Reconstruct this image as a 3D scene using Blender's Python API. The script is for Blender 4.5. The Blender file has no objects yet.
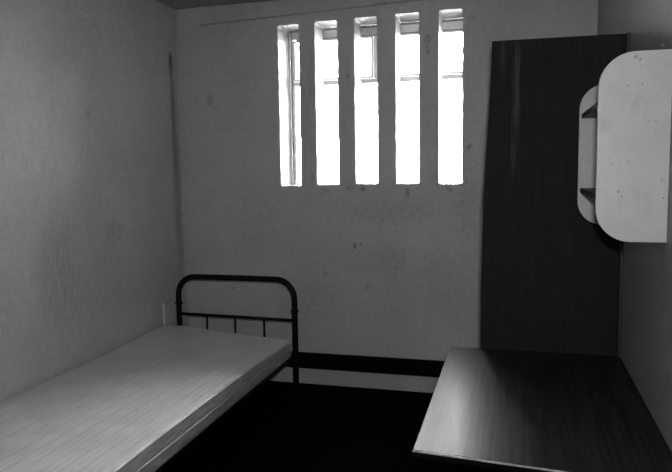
import bpy, bmesh, math, random
from mathutils import Vector, Matrix
random.seed(7)
S = bpy.context.scene
C = S.collection

# ---------------------------------------------------------------- camera
F_PX = 657.88
YAW, PITCH, ROLL = 0.2682, 0.1022, -0.0146
CAM = Vector((2.3138, -4.2764, 1.5))
fw = Vector((-math.sin(YAW)*math.cos(PITCH), math.cos(YAW)*math.cos(PITCH), -math.sin(PITCH)))
rt0 = Vector((math.cos(YAW), math.sin(YAW), 0)); up0 = rt0.cross(fw)
rt = rt0*math.cos(ROLL) + up0*math.sin(ROLL)
up = -rt0*math.sin(ROLL) + up0*math.cos(ROLL)
cam_d = bpy.data.cameras.new('camera'); cam = bpy.data.objects.new('camera', cam_d); C.objects.link(cam)
cam.matrix_world = Matrix(((rt.x, up.x, -fw.x, CAM.x), (rt.y, up.y, -fw.y, CAM.y), (rt.z, up.z, -fw.z, CAM.z), (0, 0, 0, 1)))
cam_d.sensor_width = 36; cam_d.lens = F_PX/672*36; cam_d.clip_start = 0.02
S.camera = cam

# ---------------------------------------------------------------- light and exposure
SKY = 120.0
FLASH = 23.0
w = bpy.data.worlds.new('overcast_sky'); S.world = w; w.use_nodes = True
w.node_tree.nodes['Background'].inputs[0].default_value = (1, 1, 1, 1)
# overcast sky: three times brighter overhead than at the horizon, dull ground below
wn = w.node_tree; tc = wn.nodes.new('ShaderNodeTexCoord'); sx = wn.nodes.new('ShaderNodeSeparateXYZ')
wn.links.new(tc.outputs['Generated'], sx.inputs[0])
cv = wn.nodes.new('ShaderNodeValToRGB'); wn.links.new(sx.outputs[2], cv.inputs[0])
cv.color_ramp.elements[0].position = 0; cv.color_ramp.elements[0].color = (.33, .33, .33, 1)
cv.color_ramp.elements[1].position = 1; cv.color_ramp.elements[1].color = (1, 1, 1, 1)
wn.links.new(cv.outputs[0], wn.nodes['Background'].inputs[0])
wn.nodes['Background'].inputs[1].default_value = SKY
# the photographer's flash, just above the lens
ld = bpy.data.lights.new('camera_flash', 'AREA'); ld.shape = 'RECTANGLE'; ld.size = .07; ld.size_y = .045
ld.energy = FLASH; ld.color = (1, 1, 1)
lo = bpy.data.objects.new('camera_flash', ld); C.objects.link(lo)
m = cam.matrix_world.copy(); m.translation = CAM + rt*.045 + up*.13 + fw*.03; lo.matrix_world = m
S.view_settings.view_transform = 'Standard'; S.view_settings.look = 'None'
S.view_settings.gamma = 1; S.view_settings.use_curve_mapping = False; S.view_settings.exposure = 0.0

# ---------------------------------------------------------------- helpers
def tag(o, label=None, cat=None, group=None, kind=None):
    if label: o['label'] = label
    if cat: o['category'] = cat
    if group: o['group'] = group
    if kind: o['kind'] = kind
    return o

def link(name, bm, m, parent=None, smooth=False, loc=(0, 0, 0)):
    me = bpy.data.meshes.new(name); bmesh.ops.recalc_face_normals(bm, faces=bm.faces[:])
    bm.to_mesh(me); bm.free(); me.materials.append(m)
    if smooth:
        for p in me.polygons: p.use_smooth = True
    o = bpy.data.objects.new(name, me); C.objects.link(o)
    if parent: o.parent = parent
    # geometry is written in world coordinates; shift into the parent's frame
    off = Vector(loc) if parent is None else parent.location
    me.transform(Matrix.Translation(-off))
    if parent is None: o.location = loc
    return o

def sub(name, bm, m, parent, root_loc, smooth=False):
    """a mesh below a mesh part: both share the root's frame"""
    me = bpy.data.meshes.new(name); bmesh.ops.recalc_face_normals(bm, faces=bm.faces[:])
    bm.to_mesh(me); bm.free(); me.materials.append(m)
    me.transform(Matrix.Translation(-Vector(root_loc)))
    if smooth:
        for p in me.polygons: p.use_smooth = True
    o = bpy.data.objects.new(name, me); C.objects.link(o); o.parent = parent
    return o

def empty(name, loc):
    o = bpy.data.objects.new(name, None); C.objects.link(o); o.location = loc; o.empty_display_size = .1
    return o

def box(bm, a, b, bev=0.0, seg=2):
    a = Vector(a); b = Vector(b)
    r = bmesh.ops.create_cube(bm, size=1)
    for v in r['verts']:
        v.co = Vector(((a.x+b.x)/2+v.co.x*(b.x-a.x), (a.y+b.y)/2+v.co.y*(b.y-a.y), (a.z+b.z)/2+v.co.z*(b.z-a.z)))
    if bev > 0:
        es = list({e for v in r['verts'] for e in v.link_edges})
        bmesh.ops.bevel(bm, geom=es, offset=bev, segments=seg, affect='EDGES', profile=.5)
    return bm

def B(a, b, bev=0.0, seg=2):
    return box(bmesh.new(), a, b, bev, seg)

def tube(bm, pts, r, n=14, cap=True):
    pts = [Vector(p) for p in pts]; rings = []
    ref = None
    for i, p in enumerate(pts):
        t = ((pts[min(i+1, len(pts)-1)] - p).normalized() + (p - pts[max(i-1, 0)]).normalized())
        t.normalize()
        if ref is None:
            ref = Vector((0, 1, 0)) if abs(t.y) < .9 else Vector((1, 0, 0))
        u = (ref - t*ref.dot(t)).normalized(); v = t.cross(u); ref = u
        rr = r[i] if isinstance(r, (list, tuple)) else r
        rings.append([bm.verts.new(p + (u*math.cos(2*math.pi*k/n) + v*math.sin(2*math.pi*k/n))*rr) for k in range(n)])
    for a, b in zip(rings, rings[1:]):
        for k in range(n): bm.faces.new((a[k], a[(k+1) % n], b[(k+1) % n], b[k]))
    if cap: bm.faces.new(rings[0]); bm.faces.new(rings[-1])
    return bm

def prism(outline, axis, a, b, bev=0.0):
    """outline: list of 2-D points, extruded from a to b along axis (0 x, 1 y, 2 z)"""
    bm = bmesh.new()
    def P(p, t):
        return {0: (t, p[0], p[1]), 1: (p[0], t, p[1]), 2: (p[0], p[1], t)}[axis]
    f0 = [bm.verts.new(P(p, a)) for p in outline]; f1 = [bm.verts.new(P(p, b)) for p in outline]
    n = len(outline)
    A = bm.faces.new(f0); Bf = bm.faces.new(f1)
    for k in range(n): bm.faces.new((f0[k], f0[(k+1) % n], f1[(k+1) % n], f1[k]))
    if bev:
        bmesh.ops.recalc_face_normals(bm, faces=bm.faces[:])
        es = list(set(A.edges) | set(Bf.edges))
        bmesh.ops.bevel(bm, geom=es, offset=bev, segments=2, affect='EDGES', profile=.5)
    return bm

# ---------------------------------------------------------------- materials
class NT:
    def __init__(s, name, rough=.5, spec=.5):
        s.m = bpy.data.materials.new(name); s.m.use_nodes = True
        s.t = s.m.node_tree; s.b = s.t.nodes['Principled BSDF']
        s.b.inputs['Roughness'].default_value = rough; s.b.inputs['Specular IOR Level'].default_value = spec
        s.co = s.t.nodes.new('ShaderNodeTexCoord').outputs['Object']
    def L(s, a, b): s.t.links.new(a, b)
    def val(s, inp, v):
        if isinstance(v, (int, float)): inp.default_value = v
        elif isinstance(v, (tuple, Vector)): inp.default_value = tuple(v)
        else: s.L(v, inp)
    def math(s, op, a, b=0.0, c=None, clamp=False):
        n = s.t.nodes.new('ShaderNodeMath'); n.operation = op; n.use_clamp = clamp
        s.val(n.inputs[0], a); s.val(n.inputs[1], b)
        if c is not None: s.val(n.inputs[2], c)
        return n.outputs[0]
    def vscale(s, sc, off=(0, 0, 0), src=None):
        n = s.t.nodes.new('ShaderNodeVectorMath'); n.operation = 'MULTIPLY_ADD'
        s.L(src or s.co, n.inputs[0]); n.inputs[1].default_value = sc; n.inputs[2].default_value = off
        return n.outputs[0]
    def noise(s, sc=(1, 1, 1), scale=5, det=4, rough=.55, dist=0, off=(0, 0, 0)):
        n = s.t.nodes.new('ShaderNodeTexNoise'); s.L(s.vscale(sc, off), n.inputs['Vector'])
        n.inputs['Scale'].default_value = scale; n.inputs['Detail'].default_value = det
        n.inputs['Roughness'].default_value = rough; n.inputs['Distortion'].default_value = dist
        return n.outputs[0]
    def ramp(s, v, lo, hi, a=0.0, b=1.0, smooth=True):
        n = s.t.nodes.new('ShaderNodeMapRange'); n.interpolation_type = 'SMOOTHSTEP' if smooth else 'LINEAR'
        s.val(n.inputs['Value'], v); n.inputs['From Min'].default_value = lo; n.inputs['From Max'].default_value = hi
        n.inputs['To Min'].default_value = a; n.inputs['To Max'].default_value = b
        return n.outputs['Result']
    def blob(s, c, r, soft=(1.0, .25)):
        """1 inside an ellipsoid of centre c and radii r, 0 outside"""
        v = s.vscale(tuple(1/k for k in r), tuple(-a/k for a, k in zip(c, r)))
        n = s.t.nodes.new('ShaderNodeVectorMath'); n.operation = 'LENGTH'; s.L(v, n.inputs[0])
        return s.ramp(n.outputs['Value'], soft[0], soft[1])
    def color(s, v):
        n = s.t.nodes.new('ShaderNodeCombineColor')
        for k in range(3): s.val(n.inputs[k], v)
        s.L(n.outputs[0], s.b.inputs['Base Color'])
    def bump(s, h, strength=.2, dist=.01):
        n = s.t.nodes.new('ShaderNodeBump'); n.inputs['Strength'].default_value = strength
        n.inputs['Distance'].default_value = dist; s.L(h, n.inputs['Height']); s.L(n.outputs[0], s.b.inputs['Normal'])

def plain(name, v, rough=.5, spec=.5, metal=0.0, grime=.15, scale=30):
    t = NT(name, rough, spec); t.b.inputs['Metallic'].default_value = metal
    n = t.noise(scale=scale); t.color(t.math('MULTIPLY', v, t.ramp(n, .3, .7, 1-grime, 1+grime)))
    return t.m

def plaster(name, v, stains_shade, rough=.42, spec=.45, fine=1.0):
    """glossy painted plaster; stains: (centre, radii, darkening, kind) with kind 'blot' or 'streak'"""
    t = NT(name, rough, spec)
    big = t.ramp(t.noise(scale=1.7, det=5, rough=.6), .3, .7, .93, 1.07)
    mid = t.ramp(t.noise(scale=26, det=4, rough=.75), .3, .7, .93, 1.07)
    c = t.math('MULTIPLY', t.math('MULTIPLY', big, mid), v)
    speck = t.ramp(t.noise(scale=120, det=2, rough=.6, off=(3, 1, 7)), .70, .76, 1, .72)
    c = t.math('MULTIPLY', c, speck)
    streaks = t.ramp(t.noise(sc=(1, 1, .09), scale=95, det=5, rough=.75), .40, .64)
    blots = t.ramp(t.noise(scale=34, det=5, rough=.7, off=(5, 2, 1)), .40, .60)
    for cen, rad, d, kind in stains_shade:
        if kind == 'line':      # painted shadow line under the trim strip: cen = (x0, z0, x1, z1), rad = half width
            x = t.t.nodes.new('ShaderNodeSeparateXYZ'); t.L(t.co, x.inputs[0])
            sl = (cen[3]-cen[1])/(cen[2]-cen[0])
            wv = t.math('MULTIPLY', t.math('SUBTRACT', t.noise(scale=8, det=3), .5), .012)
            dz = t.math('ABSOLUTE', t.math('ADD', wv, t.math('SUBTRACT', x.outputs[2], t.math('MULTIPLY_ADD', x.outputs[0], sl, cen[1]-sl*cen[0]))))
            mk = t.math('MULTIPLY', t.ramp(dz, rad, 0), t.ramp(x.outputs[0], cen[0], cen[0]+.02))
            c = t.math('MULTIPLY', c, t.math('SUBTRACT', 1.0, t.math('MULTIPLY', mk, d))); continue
        mk = t.blob(cen, rad)
        if kind == 'streak': mk = t.math('MULTIPLY', mk, streaks)
        elif kind == 'blot': mk = t.math('MULTIPLY', mk, blots)
        c = t.math('MULTIPLY', c, t.math('SUBTRACT', 1.0, t.math('MULTIPLY', mk, d)))
    t.color(c)
    h = t.math('ADD', t.noise(scale=70, det=3), t.math('MULTIPLY', t.noise(scale=9, det=2), 1.5))
    t.bump(h, .20*fine, .012)
    return t.m

WALL = .50
back_st_shade = [((.168, 2.500, 1.65, 2.549), .011, .38, 'line'), ((.24, 0, 1.99), (.035, .2, .06), .28, 'x'), ((.25, 0, 1.96), (.09, .2, .13), .12, 'blot'),  # first entry paints the shadow under the head strip, the rest are stains
           ((.02, 0, 1.6), (.05, .2, 1.1), .10, 'blot'),
           ((1.06, 0, 1.36), (.04, .2, .05), .35, 'blot'), ((1.235, 0, 1.38), (.03, .2, .05), .5, 'blot'),
           ((1.33, 0, 1.365), (.03, .2, .035), .7, 'blot'), ((1.62, 0, 1.34), (.03, .2, .06), .6, 'blot'),
           ((1.90, 0, 1.36), (.03, .2, .03), .7, 'blot'), ((1.76, 0, 2.30), (.03, .2, .05), .6, 'blot'),
           ((1.76, 0, 2.24), (.02, .2, .04), .55, 'blot'), ((1.235, 0, 2.12), (.022, .2, .05), .55, 'blot'),
           ((2.02, 0, 1.62), (.03, .2, .04), .5, 'blot'), ((2.03, 0, 2.42), (.04, .2, .03), .4, 'blot'),
           ((1.27, 0, .98), (.02, .2, .035), .5, 'x'), ((1.31, 0, .99), (.012, .2, .02), .4, 'x'), ((1.55, 0, 1.08), (.02, .2, .02), .35, 'blot'),
           ((1.5, 0, .86), (.22, .2, .16), .16, 'blot'), ((1.0, 0, .6), (.2, .2, .2), .12, 'blot'), ((1.85, 0, .8), (.2, .2, .35), .12, 'blot'),
           ((.37, 0, .66), (.015, .2, .012), .5, 'x'), ((1.5, 0, 1.2), (.5, .2, .12), .16, 'blot'), ((2.0, 0, 1.3), (.12, .2, .5), .2, 'blot'), ((.5, 0, 1.2), (.3, .2, .5), .10, 'blot'),
           ((1.06, 0, .79), (.03, .2, .03), .4, 'blot'), ((1.35, 0, .70), (.02, .2, .02), .4, 'blot')]
left_st = [((0, -1.36, .95), (.2, .26, .50), .30, 'streak'), ((0, -1.0, .85), (.2, .35, .30), .20, 'streak'),
           ((0, -1.9, .9), (.2, .3, .6), .18, 'streak'), ((0, -.75, .75), (.2, .3, .2), .12, 'streak'),
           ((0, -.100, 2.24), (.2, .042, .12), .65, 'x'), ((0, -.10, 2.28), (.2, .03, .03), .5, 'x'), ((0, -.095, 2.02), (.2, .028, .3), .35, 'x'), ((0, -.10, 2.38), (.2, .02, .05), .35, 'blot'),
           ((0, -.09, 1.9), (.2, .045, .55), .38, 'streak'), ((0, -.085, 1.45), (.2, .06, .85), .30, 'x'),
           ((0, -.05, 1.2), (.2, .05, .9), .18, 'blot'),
           ((0, -1.05, 1.82), (.2, .05, .04), .35, 'blot'), ((0, -.85, 1.15), (.2, .12, .1), .25, 'blot')]
right_st = [((2.76, -1.5, 1.0), (.2, .5, .4), .15, 'blot')]
M_back = plaster('painted_plaster_back', WALL, back_st_shade, .5)
M_left = plaster('painted_plaster_left', WALL, left_st, .42)
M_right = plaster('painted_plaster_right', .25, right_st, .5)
M_wall = plaster('painted_plaster', WALL, [], .5)
M_ceil = plaster('ceiling_paint', .30, [], .7)
M_trim = plaster('trim_paint', WALL*.97, [], .5)
M_floor = plain('black_vinyl_floor', .0025, .8, .02, grime=.3, scale=9)
M_black = plain('black_enamel', .004, .45, .15, grime=.2)
M_pipe = plain('black_pipe_paint', .003, .8, .05, grime=.2)
M_steel = plain('dark_steel', .02, .5, .4, grime=.2)
M_frame = plain('white_window_paint', .80, .5, .4, grime=.05)
M_seal = plain('dark_window_gasket', .2, .6, .3)
M_door = plain('grey_door_paint', .25, .5, .4)
M_pale = plain('pale_bare_edge', .62, .5, .4)
M_edge = plain('worn_pale_edging', .30, .4, .5, grime=.35, scale=60)

def mat_wood(name, v, axis, rough, spec, contrast=.35, stripes=90, marks=()):
    t = NT(name, rough, spec)
    sc = [1, 1, 1]; sc[axis] = .035
    g = t.noise(sc=tuple(sc), scale=stripes, det=5, rough=.65)
    sc2 = [1, 1, 1]; sc2[axis] = .12
    g2 = t.noise(sc=tuple(sc2), scale=9, det=3, rough=.6, dist=.4)
    c = t.math('MULTIPLY', t.ramp(g, .3, .7, 1-contrast, 1+contrast), t.ramp(g2, .3, .7, .88, 1.12))
    c = t.math('MULTIPLY', c, v)
    for cen, rad, add, str_ in marks:
        mk = t.blob(cen, rad)
        if str_: mk = t.math('MULTIPLY', mk, t.ramp(g, .35, .6))
        c = t.math('ADD', c, t.math('MULTIPLY', mk, add))
    t.color(c); t.bump(g, .04, .002)
    rr = t.ramp(g2, .3, .7, rough*.92, rough*1.1); t.L(rr, t.b.inputs['Roughness'])
    return t.m

def mat_mattress():
    t = NT('mattress_vinyl', .38, .5)
    x = t.t.nodes.new('ShaderNodeSeparateXYZ'); t.L(t.co, x.inputs[0])
    wob = t.math('MULTIPLY', t.math('SUBTRACT', t.noise(scale=3, det=2), .5), .012)
    u = t.math('DIVIDE', t.math('ADD', x.outputs[0], wob), .034)
    fr = t.math('FRACT', u); row = t.math('FLOOR', u)
    line = t.ramp(t.math('ABSOLUTE', t.math('SUBTRACT', fr, .5)), .0, .085, 1, 0)
    brk = t.ramp(t.noise(sc=(25, 2.2, 1), scale=2.5, det=2), .38, .5)
    line = t.math('MULTIPLY', line, t.math('MAXIMUM', brk, .15))
    v = t.math('FRACT', t.math('ADD', t.math('DIVIDE', x.outputs[1], .24), t.math('FRACT', t.math('MULTIPLY', row, .377))))
    cross = t.ramp(t.math('ABSOLUTE', t.math('SUBTRACT', v, .5)), .0, .009, 1, 0)
    mk = t.math('MAXIMUM', line, t.math('MULTIPLY', cross, .7))
    base = t.math('MULTIPLY', t.ramp(t.noise(scale=6, det=5), .3, .7, .93, 1.07), .64)
    stripe = t.ramp(t.math('FRACT', t.math('MULTIPLY', u, .5)), .0, 1.0, .96, 1.04)
    c = t.math('MULTIPLY', t.math('MULTIPLY', base, stripe), t.math('SUBTRACT', 1.0, t.math('MULTIPLY', mk, .42)))
    t.color(c); t.bump(t.math('SUBTRACT', t.noise(scale=5, det=2), t.math('MULTIPLY', mk, .25)), .18, .01)
    return t.m

def mat_side():
    t = NT('mattress_side_vinyl', .35, .5)
    n = t.noise(sc=(1, .25, 1), scale=28, det=4, dist=.6)
    t.color(t.math('MULTIPLY', t.ramp(n, .3, .7, .82, 1.15), .40)); t.bump(n, .35, .012)
    return t.m

def mat_laminate():
    """white chipboard laminate with small nicks and grey smudges"""
    t = NT('white_laminate', .42, .4)
    c = t.math('MULTIPLY', t.ramp(t.noise(scale=7, det=5, rough=.7), .3, .7, .93, 1.06), .49)
    c = t.math('MULTIPLY', c, t.ramp(t.noise(scale=75, det=2, rough=.5), .68, .74, 1, .72))
    c = t.math('MULTIPLY', c, t.ramp(t.noise(sc=(1, 1, .3), scale=14, det=4, off=(2, 2, 2)), .55, .75, 1, .88))
    for (px, pz, r, d) in ((2.66, 1.826, .008, .7), (2.672, 1.818, .006, .6), (2.64, 1.74, .004, .7), (2.68, 1.742, .004, .7),
                           (2.62, 1.415, .005, .8), (2.632, 1.40, .004, .6), (2.75, 1.395, .004, .8), (2.575, 1.62, .03, .18),
                           (2.745, 1.45, .006, .5), (2.60, 1.50, .006, .3)):
        c = t.math('MULTIPLY', c, t.math('SUBTRACT', 1.0, t.math('MULTIPLY', t.blob((px-2.72, -.35, pz-1.25), (r, .5, r*1.2)), d*.7)))
    t.color(c)
    return t.m

def mat_glass():
    m = bpy.data.materials.new('window_glass'); m.use_nodes = True; t = m.node_tree
    for n in list(t.nodes):
        if n.type != 'OUTPUT_MATERIAL': t.nodes.remove(n)
    out = [n for n in t.nodes if n.type == 'OUTPUT_MATERIAL'][0]
    tr = t.nodes.new('ShaderNodeBsdfTransparent'); tr.inputs[0].default_value = (.93, .93, .93, 1)
    gl = t.nodes.new('ShaderNodeBsdfGlossy'); gl.inputs['Roughness'].default_value = .03
    fr = t.nodes.new('ShaderNodeFresnel'); fr.inputs[0].default_value = 1.5
    mx = t.nodes.new('ShaderNodeMixShader'); t.links.new(fr.outputs[0], mx.inputs[0])
    t.links.new(tr.outputs[0], mx.inputs[1]); t.links.new(gl.outputs[0], mx.inputs[2]); t.links.new(mx.outputs[0], out.inputs[0])
    return m

M_screen = mat_wood('dark_wood_grain_board', .016, 2, .6, .08, .26, 110,
                    [((-.15, 0, 1.86), (.024, .2, .30), .045, True), ((-.16, 0, 1.62), (.022, .2, .22), .035, True),
                     ((-.21, 0, 2.0), (.02, .2, .14), .025, True)])
M_desk = mat_wood('brown_wood_grain_laminate', .019, 1, .31, .035, .5, 75)
M_mat = mat_mattress(); M_side = mat_side(); M_lam = mat_laminate(); M_glass = mat_glass()
M_shelf = plain('dark_shelf_laminate', .03, .5, .4)

# ---------------------------------------------------------------- room shell
W, H, Y0, Y1 = 2.765, 2.62, -5.2, 0.0
T = .2          # depth of the window slots
o = link('floor', B((-.2, Y0-.2, -.12), (W+.2, T, 0)), M_floor); tag(o, kind='structure')
o = link('ceiling', B((-.2, Y0-.2, H), (W+.2, T, H+.12)), M_ceil); tag(o, kind='structure')
o = link('wall_left', B((-.2, Y0-.2, 0), (0, T, H)), M_left); tag(o, kind='structure')
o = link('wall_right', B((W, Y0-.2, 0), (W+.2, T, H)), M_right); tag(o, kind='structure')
# rear wall with a doorway, behind the camera
bm = bmesh.new()
box(bm, (0, Y0-.2, 0), (1.75, Y0, H)); box(bm, (2.6, Y0-.2, 0), (W, Y0, H)); box(bm, (1.75, Y0-.2, 2.05), (2.6, Y0, H))
o = link('wall_rear', bm, M_wall); tag(o, kind='structure')
d = link('door_1', B((1.76, Y0-.12, .01), (2.59, Y0-.07, 2.04), .004), M_door); tag(d, kind='structure')
sub('door_handle', tube(bmesh.new(), [(2.5, Y0-.07, 1.0), (2.5, Y0-.02, 1.0), (2.4, Y0-.02, 1.0)], .01), M_steel, d, (0, 0, 0), True)

# back wall, pierced by five rough-edged slots
SLOTS = [(.754, .900, 1.387, 2.459), (1.013, 1.166, 1.391, 2.466), (1.282, 1.433, 1.395, 2.472), (1.554, 1.704, 1.394, 2.477), (1.829, 1.978, 1.391, 2.479)]
def slot_outline(x0, x1, z0, z1, jit):
    r = .012; pts = []
    for cx, cz, a0 in ((x1-r, z0+r, -90), (x1-r, z1-r, 0), (x0+r, z1-r, 90), (x0+r, z0+r, 180)):
        for k in range(4):
            a = math.radians(a0+k*30); pts.append((cx+r*math.cos(a), cz+r*math.sin(a)))
    out = []
    for i, p in enumerate(pts):
        q = pts[(i+1) % len(pts)]; d = math.hypot(q[0]-p[0], q[1]-p[1]); n = max(1, int(d/.035))
        for k in range(n):
            t = k/n; x = p[0]+(q[0]-p[0])*t; z = p[1]+(q[1]-p[1])*t
            out.append((x+random.uniform(-jit, jit), z+random.uniform(-jit, jit)))
    return out
bm = bmesh.new(); edges = []
def loop2d(pts):
    vs = [bm.verts.new((x, 0, z)) for x, z in pts]
    for a, b in zip(vs, vs[1:]+vs[:1]): edges.append(bm.edges.new((a, b)))
loop2d([(0, 0), (W, 0), (W, H), (0, H)])
for s_, j in zip(SLOTS, (.0022, .0018, .0014, .0012, .0014)): loop2d(slot_outline(*s_, j))
bmesh.ops.triangle_fill(bm, use_beauty=True, edges=edges)
ext = bmesh.ops.extrude_face_region(bm, geom=bm.faces[:])
for v in [g for g in ext['geom'] if isinstance(g, bmesh.types.BMVert)]: v.co.y += T
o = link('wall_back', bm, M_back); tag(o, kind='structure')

# plaster strip along the head of the back wall, its lower edge creeping upwards
o = link('trim_1', prism([(.168, 2.503), (.9, 2.525), (1.65, 2.552), (W, 2.585), (W, H), (.168, H)], 1, -.016, 0, .002), M_trim)
tag(o, kind='structure')
# sealing bead down the left corner
o = link('trim_2', tube(bmesh.new(), [(.006, -.006, z) for z in (.02, .8, 1.6, 2.4, H-.01)], .008, 8), M_trim, smooth=True)
tag(o, kind='structure')

# the window beyond the slots
win = empty('window_1', (1.37, T, 1.3)); tag(win, kind='structure')
wy0, wy1 = T+.02, T+.075
X0, X1, Z0, Z1 = .775, 2.30, 1.30, 2.455
bm = bmesh.new()
box(bm, (X0, wy0, Z1-.055), (X1, wy1, Z1), .004); box(bm, (X0, wy0, Z0), (X1, wy1, Z0+.05), .004)
box(bm, (X0, wy0, Z0), (X0+.009, wy1, Z1), .002); box(bm, (X1-.035, wy0, Z0), (X1, wy1, Z1), .004)
link('frame', bm, M_frame, win)
link('transom', B((X0+.009, wy0, 2.088), (X1-.035, wy1, 2.112), .003), M_frame, win)
link('mullion', B((1.362, wy0, 2.112), (1.412, wy1, Z1-.055), .004), M_frame, win)
# dark seals: top joint and left joint
link('seal', B((.6, T+.001, Z1-.004), (2.34, wy0+.012, Z1+.006)), M_seal, win)
link('seal', B((X0-.006, T+.012, Z0), (X0+.003, wy0+.01, Z1)), M_seal, win)
link('sealant_line', B((X0+.035, wy0-.004, Z1-.061), (X1-.035, wy0+.02, Z1-.055)), M_seal, win)
def sash(x0, x1, z0, z1, wd=.03, dy=0):
    bm = bmesh.new(); a, b = wy0-.012+dy, wy0+.02+dy
    box(bm, (x0, a, z1-wd), (x1, b, z1), .003); box(bm, (x0, a, z0), (x1, b, z0+wd), .003)
    box(bm, (x0, a+.012, z0+wd), (x0+wd, b, z1-wd), .002); box(bm, (x1-wd, a, z0+wd), (x1, b, z1-wd), .003)
    s = link('sash', bm, M_frame, win)
    g = sub('pane', B((x0+wd, wy0+.004, z0+wd), (x1-wd, wy0+.008, z1-wd)), M_glass, s, win.location)
sash(X0+.010, 1.360, 2.114, Z1-.062, .014); sash(1.414, X1-.037, 2.114, Z1-.062, .014)
sash(X0+.010, X1-.037, Z0+.052, 2.086, .009)
# deep outer reveal that carries the window
bm = bmesh.new()
box(bm, (.40, T, Z1+.01), (2.60, T+.085, H+.1)); box(bm, (.40, T, 1.0), (2.60, T+.085, Z0-.005))
box(bm, (.40, T, Z0-.005), (X0-.008, T+.085, Z1+.01)); box(bm, (X1+.008, T, Z0-.005), (2.60, T+.085, Z1+.01))
o = link('wall_outer', bm, M_wall); tag(o, kind='structure')

# ---------------------------------------------------------------- heating pipe
hp = empty('heating_pipe', (1.3, -.075, .172))
tag(hp, 'thick black heating pipe running low along the back wall under the slots', 'pipe')
link('pipe', tube(bmesh.new(), [(x, -.058, .186) for x in (.01, .7, 1.4, 2.1, W-.01)], .0540, 32), M_pipe, hp, True)
for x in (.55, 1.6, 2.5):
    link('bracket', B((x-.015, -.06, .165), (x+.015, -.001, .185), .002), M_pipe, hp)

# ---------------------------------------------------------------- wall panel behind the bed head
wp = empty('access_panel', (0.001, -.18, .45))
tag(wp, 'flat painted access panel on the left wall, low in the corner behind the bed head', 'panel')
link('cover', B((.001, -.335, .24), (.011, -.018, .607), .0015), M_trim, wp)
link('edge_strip', B((.001, -.339, .24), (.014, -.335, .605), .001), M_pale, wp)['label'] = 'pale worn edge'
bm = bmesh.new(); tube(bm, [(.009, -.285, .572), (.014, -.285, .572), (.017, -.285, .572)], [.008, .008, .004], 12)
link('bolt', bm, M_pale, wp, True)

# ---------------------------------------------------------------- bed
BX0, BX1, BY, BT = .103, .936, -.30, .788
bed = empty('bed_frame', (.52, -1.35, 0))
tag(bed, 'black tubular metal single bed frame with arched headboard against left wall', 'bed')
R = .125
pts = [(BX0, BY, .012), (BX0, BY, .2), (BX0, BY, .4), (BX0, BY, BT-R)]
for k in range(1, 10):
    a = math.pi - math.pi/2*k/9; pts.append((BX0+R+R*math.cos(a), BY, BT-R+R*math.sin(a)))
pts += [(.52, BY, BT+.001)]
for k in range(0, 10):
    a = math.pi/2*(1-k/9); pts.append((BX1-R+R*math.cos(a), BY, BT-R+R*math.sin(a)))
pts += [(BX1, BY, .4), (BX1, BY, .2), (BX1, BY, .012)]
hb = link('headboard', tube(bmesh.new(), pts, .0190, 20), M_black, bed, True)
sub('crossbar', tube(bmesh.new(), [(BX0, BY, .531), (.52, BY, .527), (BX1, BY, .521)], .010, 12), M_black, hb, bed.location, True)
sub('lower_crossbar', tube(bmesh.new(), [(BX0, BY, .30), (BX1, BY, .30)], .010, 12), M_black, hb, bed.location, True)
for x in (.310, .515, .722):
    sub('spindle', tube(bmesh.new(), [(x, BY, .30), (x, BY, .528)], .0068, 10), M_black, hb, bed.location, True)
for x, z in ((BX0, .603), (BX1, .585)):
    bm = bmesh.new(); tube(bm, [(x, BY, z-.012), (x, BY, z-.006), (x, BY, z+.006), (x, BY, z+.012)], [.0195, .0235, .0235, .0195], 20)
    tube(bm, [(x-.027, BY, z), (x+.027, BY, z)], .005, 8)
    sub('collar', bm, M_black, hb, bed.location, True)
for x in (BX0, BX1):
    sub('foot_cap', tube(bmesh.new(), [(x, BY, 0), (x, BY, .03)], .021, 16), M_black, hb, bed.location)
FY = -2.48
for x in (.06, .92):   # angle-iron side rails
    bm = bmesh.new(); s = 1 if x > .5 else -1
    box(bm, (x-.003, FY, .268), (x+.003, BY-.017, .312), .001); box(bm, (min(x, x-s*.03), FY, .268), (max(x, x-s*.03), BY-.017, .273), .001)
    link('side_rail', bm, M_black, bed)
for k in range(9):
    y = -.45 - k*.235
    link('slat', B((.066, y-.02, .302), (.914, y+.02, .309), .001), M_steel, bed)
link('foot_rail', B((.06, FY-.01, .268), (.923, FY-.002, .309), .001), M_black, bed)
for x in (.075, .905):
    link('leg', tube(bmesh.new(), [(x, FY-.028, .0), (x, FY-.028, .305)], .0165, 16), M_black, bed, True)

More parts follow.
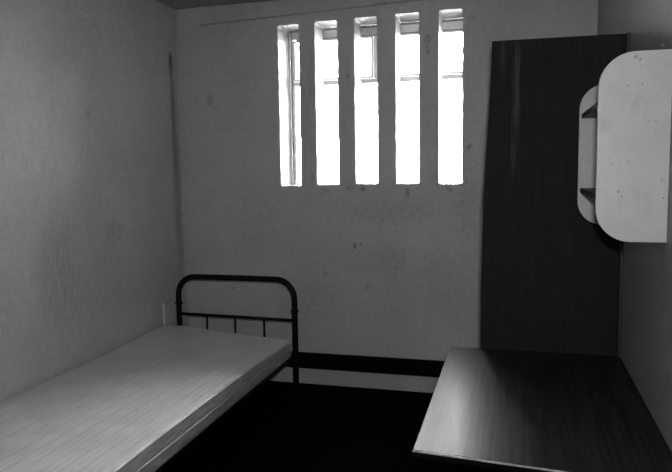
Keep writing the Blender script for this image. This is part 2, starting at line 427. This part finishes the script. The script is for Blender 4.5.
# mattress
mt = empty('mattress', (.48, -1.37, .313))
tag(mt, 'thin pale vinyl-covered mattress with fine lengthwise lines, bare on the bed', 'mattress')
MX0, MX1, MY0, MY1, MZ0, MZ1 = .018, .952, -2.47, -.345, .3135, .446
bm = bmesh.new()
def rrect(x0, x1, y0, y1, r, z, n=6):
    out = []
    for cx, cy, a0 in ((x1-r, y0+r, -90), (x1-r, y1-r, 0), (x0+r, y1-r, 90), (x0+r, y0+r, 180)):
        for k in range(n+1):
            a = math.radians(a0+90*k/n); out.append(bm.verts.new((cx+r*math.cos(a), cy+r*math.sin(a), z)))
    return out
def soft(bm):
    for x in [.1+.1*k for k in range(8)] + [.90, .93]:
        bmesh.ops.bisect_plane(bm, geom=bm.verts[:]+bm.edges[:]+bm.faces[:], plane_co=(x, 0, 0), plane_no=(1, 0, 0))
    for y in [-.36, -.40, -.45, -.5, -.6, -.7, -.85, -1.0, -1.2, -1.5, -1.8, -2.1]:
        bmesh.ops.bisect_plane(bm, geom=bm.verts[:]+bm.edges[:]+bm.faces[:], plane_co=(0, y, 0), plane_no=(0, 1, 0))
    sm = lambda t: (lambda t: t*t*(3-2*t))(max(0, min(1, t)))
    for v in bm.verts:
        h = (v.co.z-MZ0)/(MZ1-MZ0)
        x, y = v.co.x, v.co.y
        v.co.z -= h*(.021*sm((x-.35)/.6)*sm((y+1.05)/.65) - .004*math.sin(y*2.6)*sm((x-.02)/.3))
        v.co.z += h*.018*sm((.5-x)/.45)*sm((y+1.1)/.7)
        v.co.y -= .055*sm(x/.95)*sm((y+1.2)/.8)
    return bm
rings = []
for inset, z in ((.010, MZ0), (.003, MZ0+.004), (0, MZ0+.012), (0, MZ0+.06), (-.001, MZ1-.05), (0, MZ1-.016), (.003, MZ1-.006), (.008, MZ1-.0015)):
    rings.append(rrect(MX0+inset, MX1-inset, MY0+inset, MY1-inset, .035, z))
for a, b in zip(rings, rings[1:]):
    for k in range(len(a)): bm.faces.new((a[k], a[(k+1) % len(a)], b[(k+1) % len(a)], b[k]))
bm.faces.new(rings[0])
link('side_panel', soft(bm), M_side, mt, True)
bm = bmesh.new()
a = rrect(MX0+.008, MX1-.008, MY0+.008, MY1-.008, .035, MZ1-.0015); b = rrect(MX0+.02, MX1-.02, MY0+.02, MY1-.02, .03, MZ1)
for k in range(len(a)): bm.faces.new((a[k], a[(k+1) % len(a)], b[(k+1) % len(a)], b[k]))
bm.faces.new(b)
link('top_cover', soft(bm), M_mat, mt)
bm = bmesh.new(); bmr = []
def ring_path(off, z):
    P = []
    for cx, cy, a0 in ((MX1-.035, MY0+.035, -90), (MX1-.035, MY1-.035, 0), (MX0+.035, MY1-.035, 90), (MX0+.035, MY0+.035, 180)):
        for k in range(7):
            aa = math.radians(a0+15*k); P.append((cx+(.035+off)*math.cos(aa), cy+(.035+off)*math.sin(aa), z))
    return P + [P[0]]
tube(bm, ring_path(.0005, MZ1-.006), .0035, 8)
link('piping', soft(bm), M_mat, mt, True)
bm = bmesh.new(); tube(bm, ring_path(.001, MZ0+.062), .0025, 8)
link('side_seam', soft(bm), M_edge, mt, True)

# ---------------------------------------------------------------- tall wood board by the right wall
sc = empty('partition_board', (2.46, -1.20, 0))
tag(sc, 'tall dark wood-grain partition board standing out from the right wall behind the desk', 'partition')
out = [(2.150, 0.0), (2.158, .35), (2.163, .664), (2.163, 1.0), (2.169, 1.357), (2.182, 1.60), (2.191, 1.764), (2.199, 1.95), (2.201, 2.052), (2.752, 2.049), (2.752, 0.0)]
link('board', prism(out, 1, -1.208, -1.176, .0015), M_screen, sc)
link('wall_batten', B((2.7525, -1.222, 0.0), (2.7645, -1.17, 2.049), .001), M_steel, sc)

# ---------------------------------------------------------------- desk
dk = empty('desk', (2.39, -1.80, 0))
tag(dk, 'low brown wood-grain desk fixed along the right wall, glossy with worn edge', 'desk')
DX0, DY0, DY1, DZ = 2.022, -2.385, -1.212, .657
link('desktop', prism([(DX0+.002, DY0), (W-.001, DY0-.07), (W-.001, DY1), (DX0, DY1)], 2, DZ-.022, DZ, .0015), M_desk, dk)
bm = prism([(DX0, DY0-.003), (W-.001, DY0-.0735), (W-.001, DY0-.0705), (DX0+.002, DY0-.0005)], 2, DZ-.006, DZ-.001)
link('front_edging', bm, M_edge, dk)['label'] = 'pale worn edging strip'
bm = prism([(DX0, DY0-.003), (W-.001, DY0-.0735), (W-.001, DY0-.0705), (DX0+.002, DY0-.0005)], 2, DZ-.022, DZ-.0062)
link('lower_edging', bm, M_pipe, dk)['label'] = 'dark lower edging'
link('back_rail', B((W-.03, -2.38, .56), (W-.001, -1.23, .63), .002), M_steel, dk)
for y in (-2.30, -1.30):
    bm = bmesh.new(); box(bm, (2.74, y-.02, .12), (2.764, y+.02, .56), .002)
    box(bm, (2.12, y-.015, .606), (2.735, y+.015, .6305), .002); tube(bm, [(2.745, y, .2), (2.3, y, .607)], .012, 10)
    link('bracket', bm, M_steel, dk)

# ---------------------------------------------------------------- shelf unit on the right wall
sh = empty('wall_shelf', (2.72, -1.70, 1.25))
tag(sh, 'white wall shelf unit with rounded end boards and two dark shelves above the desk', 'shelf')
def end_board(x0, z0, z1, r):
    p = []
    for cz, a0 in ((z0+r, 270), (z1-r, 180)):
        for k in range(13):
            a = math.radians(a0-90*k/12); p.append((x0+r+r*math.cos(a), cz+r*math.sin(a)))
    return p + [(W-.001, z1), (W-.001, z0)]
nb = end_board(2.556, 1.257, 1.843, .105)
link('end_board', prism(nb, 1, -2.057, -2.039, .001), M_lam, sh)
link('end_board', prism(end_board(2.562, 1.250, 1.829, .10), 1, -1.342, -1.324, .001), M_lam, sh)
for z in (1.395, 1.70):
    link('shelf', B((2.570, -2.0388, z-.009), (W-.001, -1.3422, z+.009), .001), M_shelf, sh)
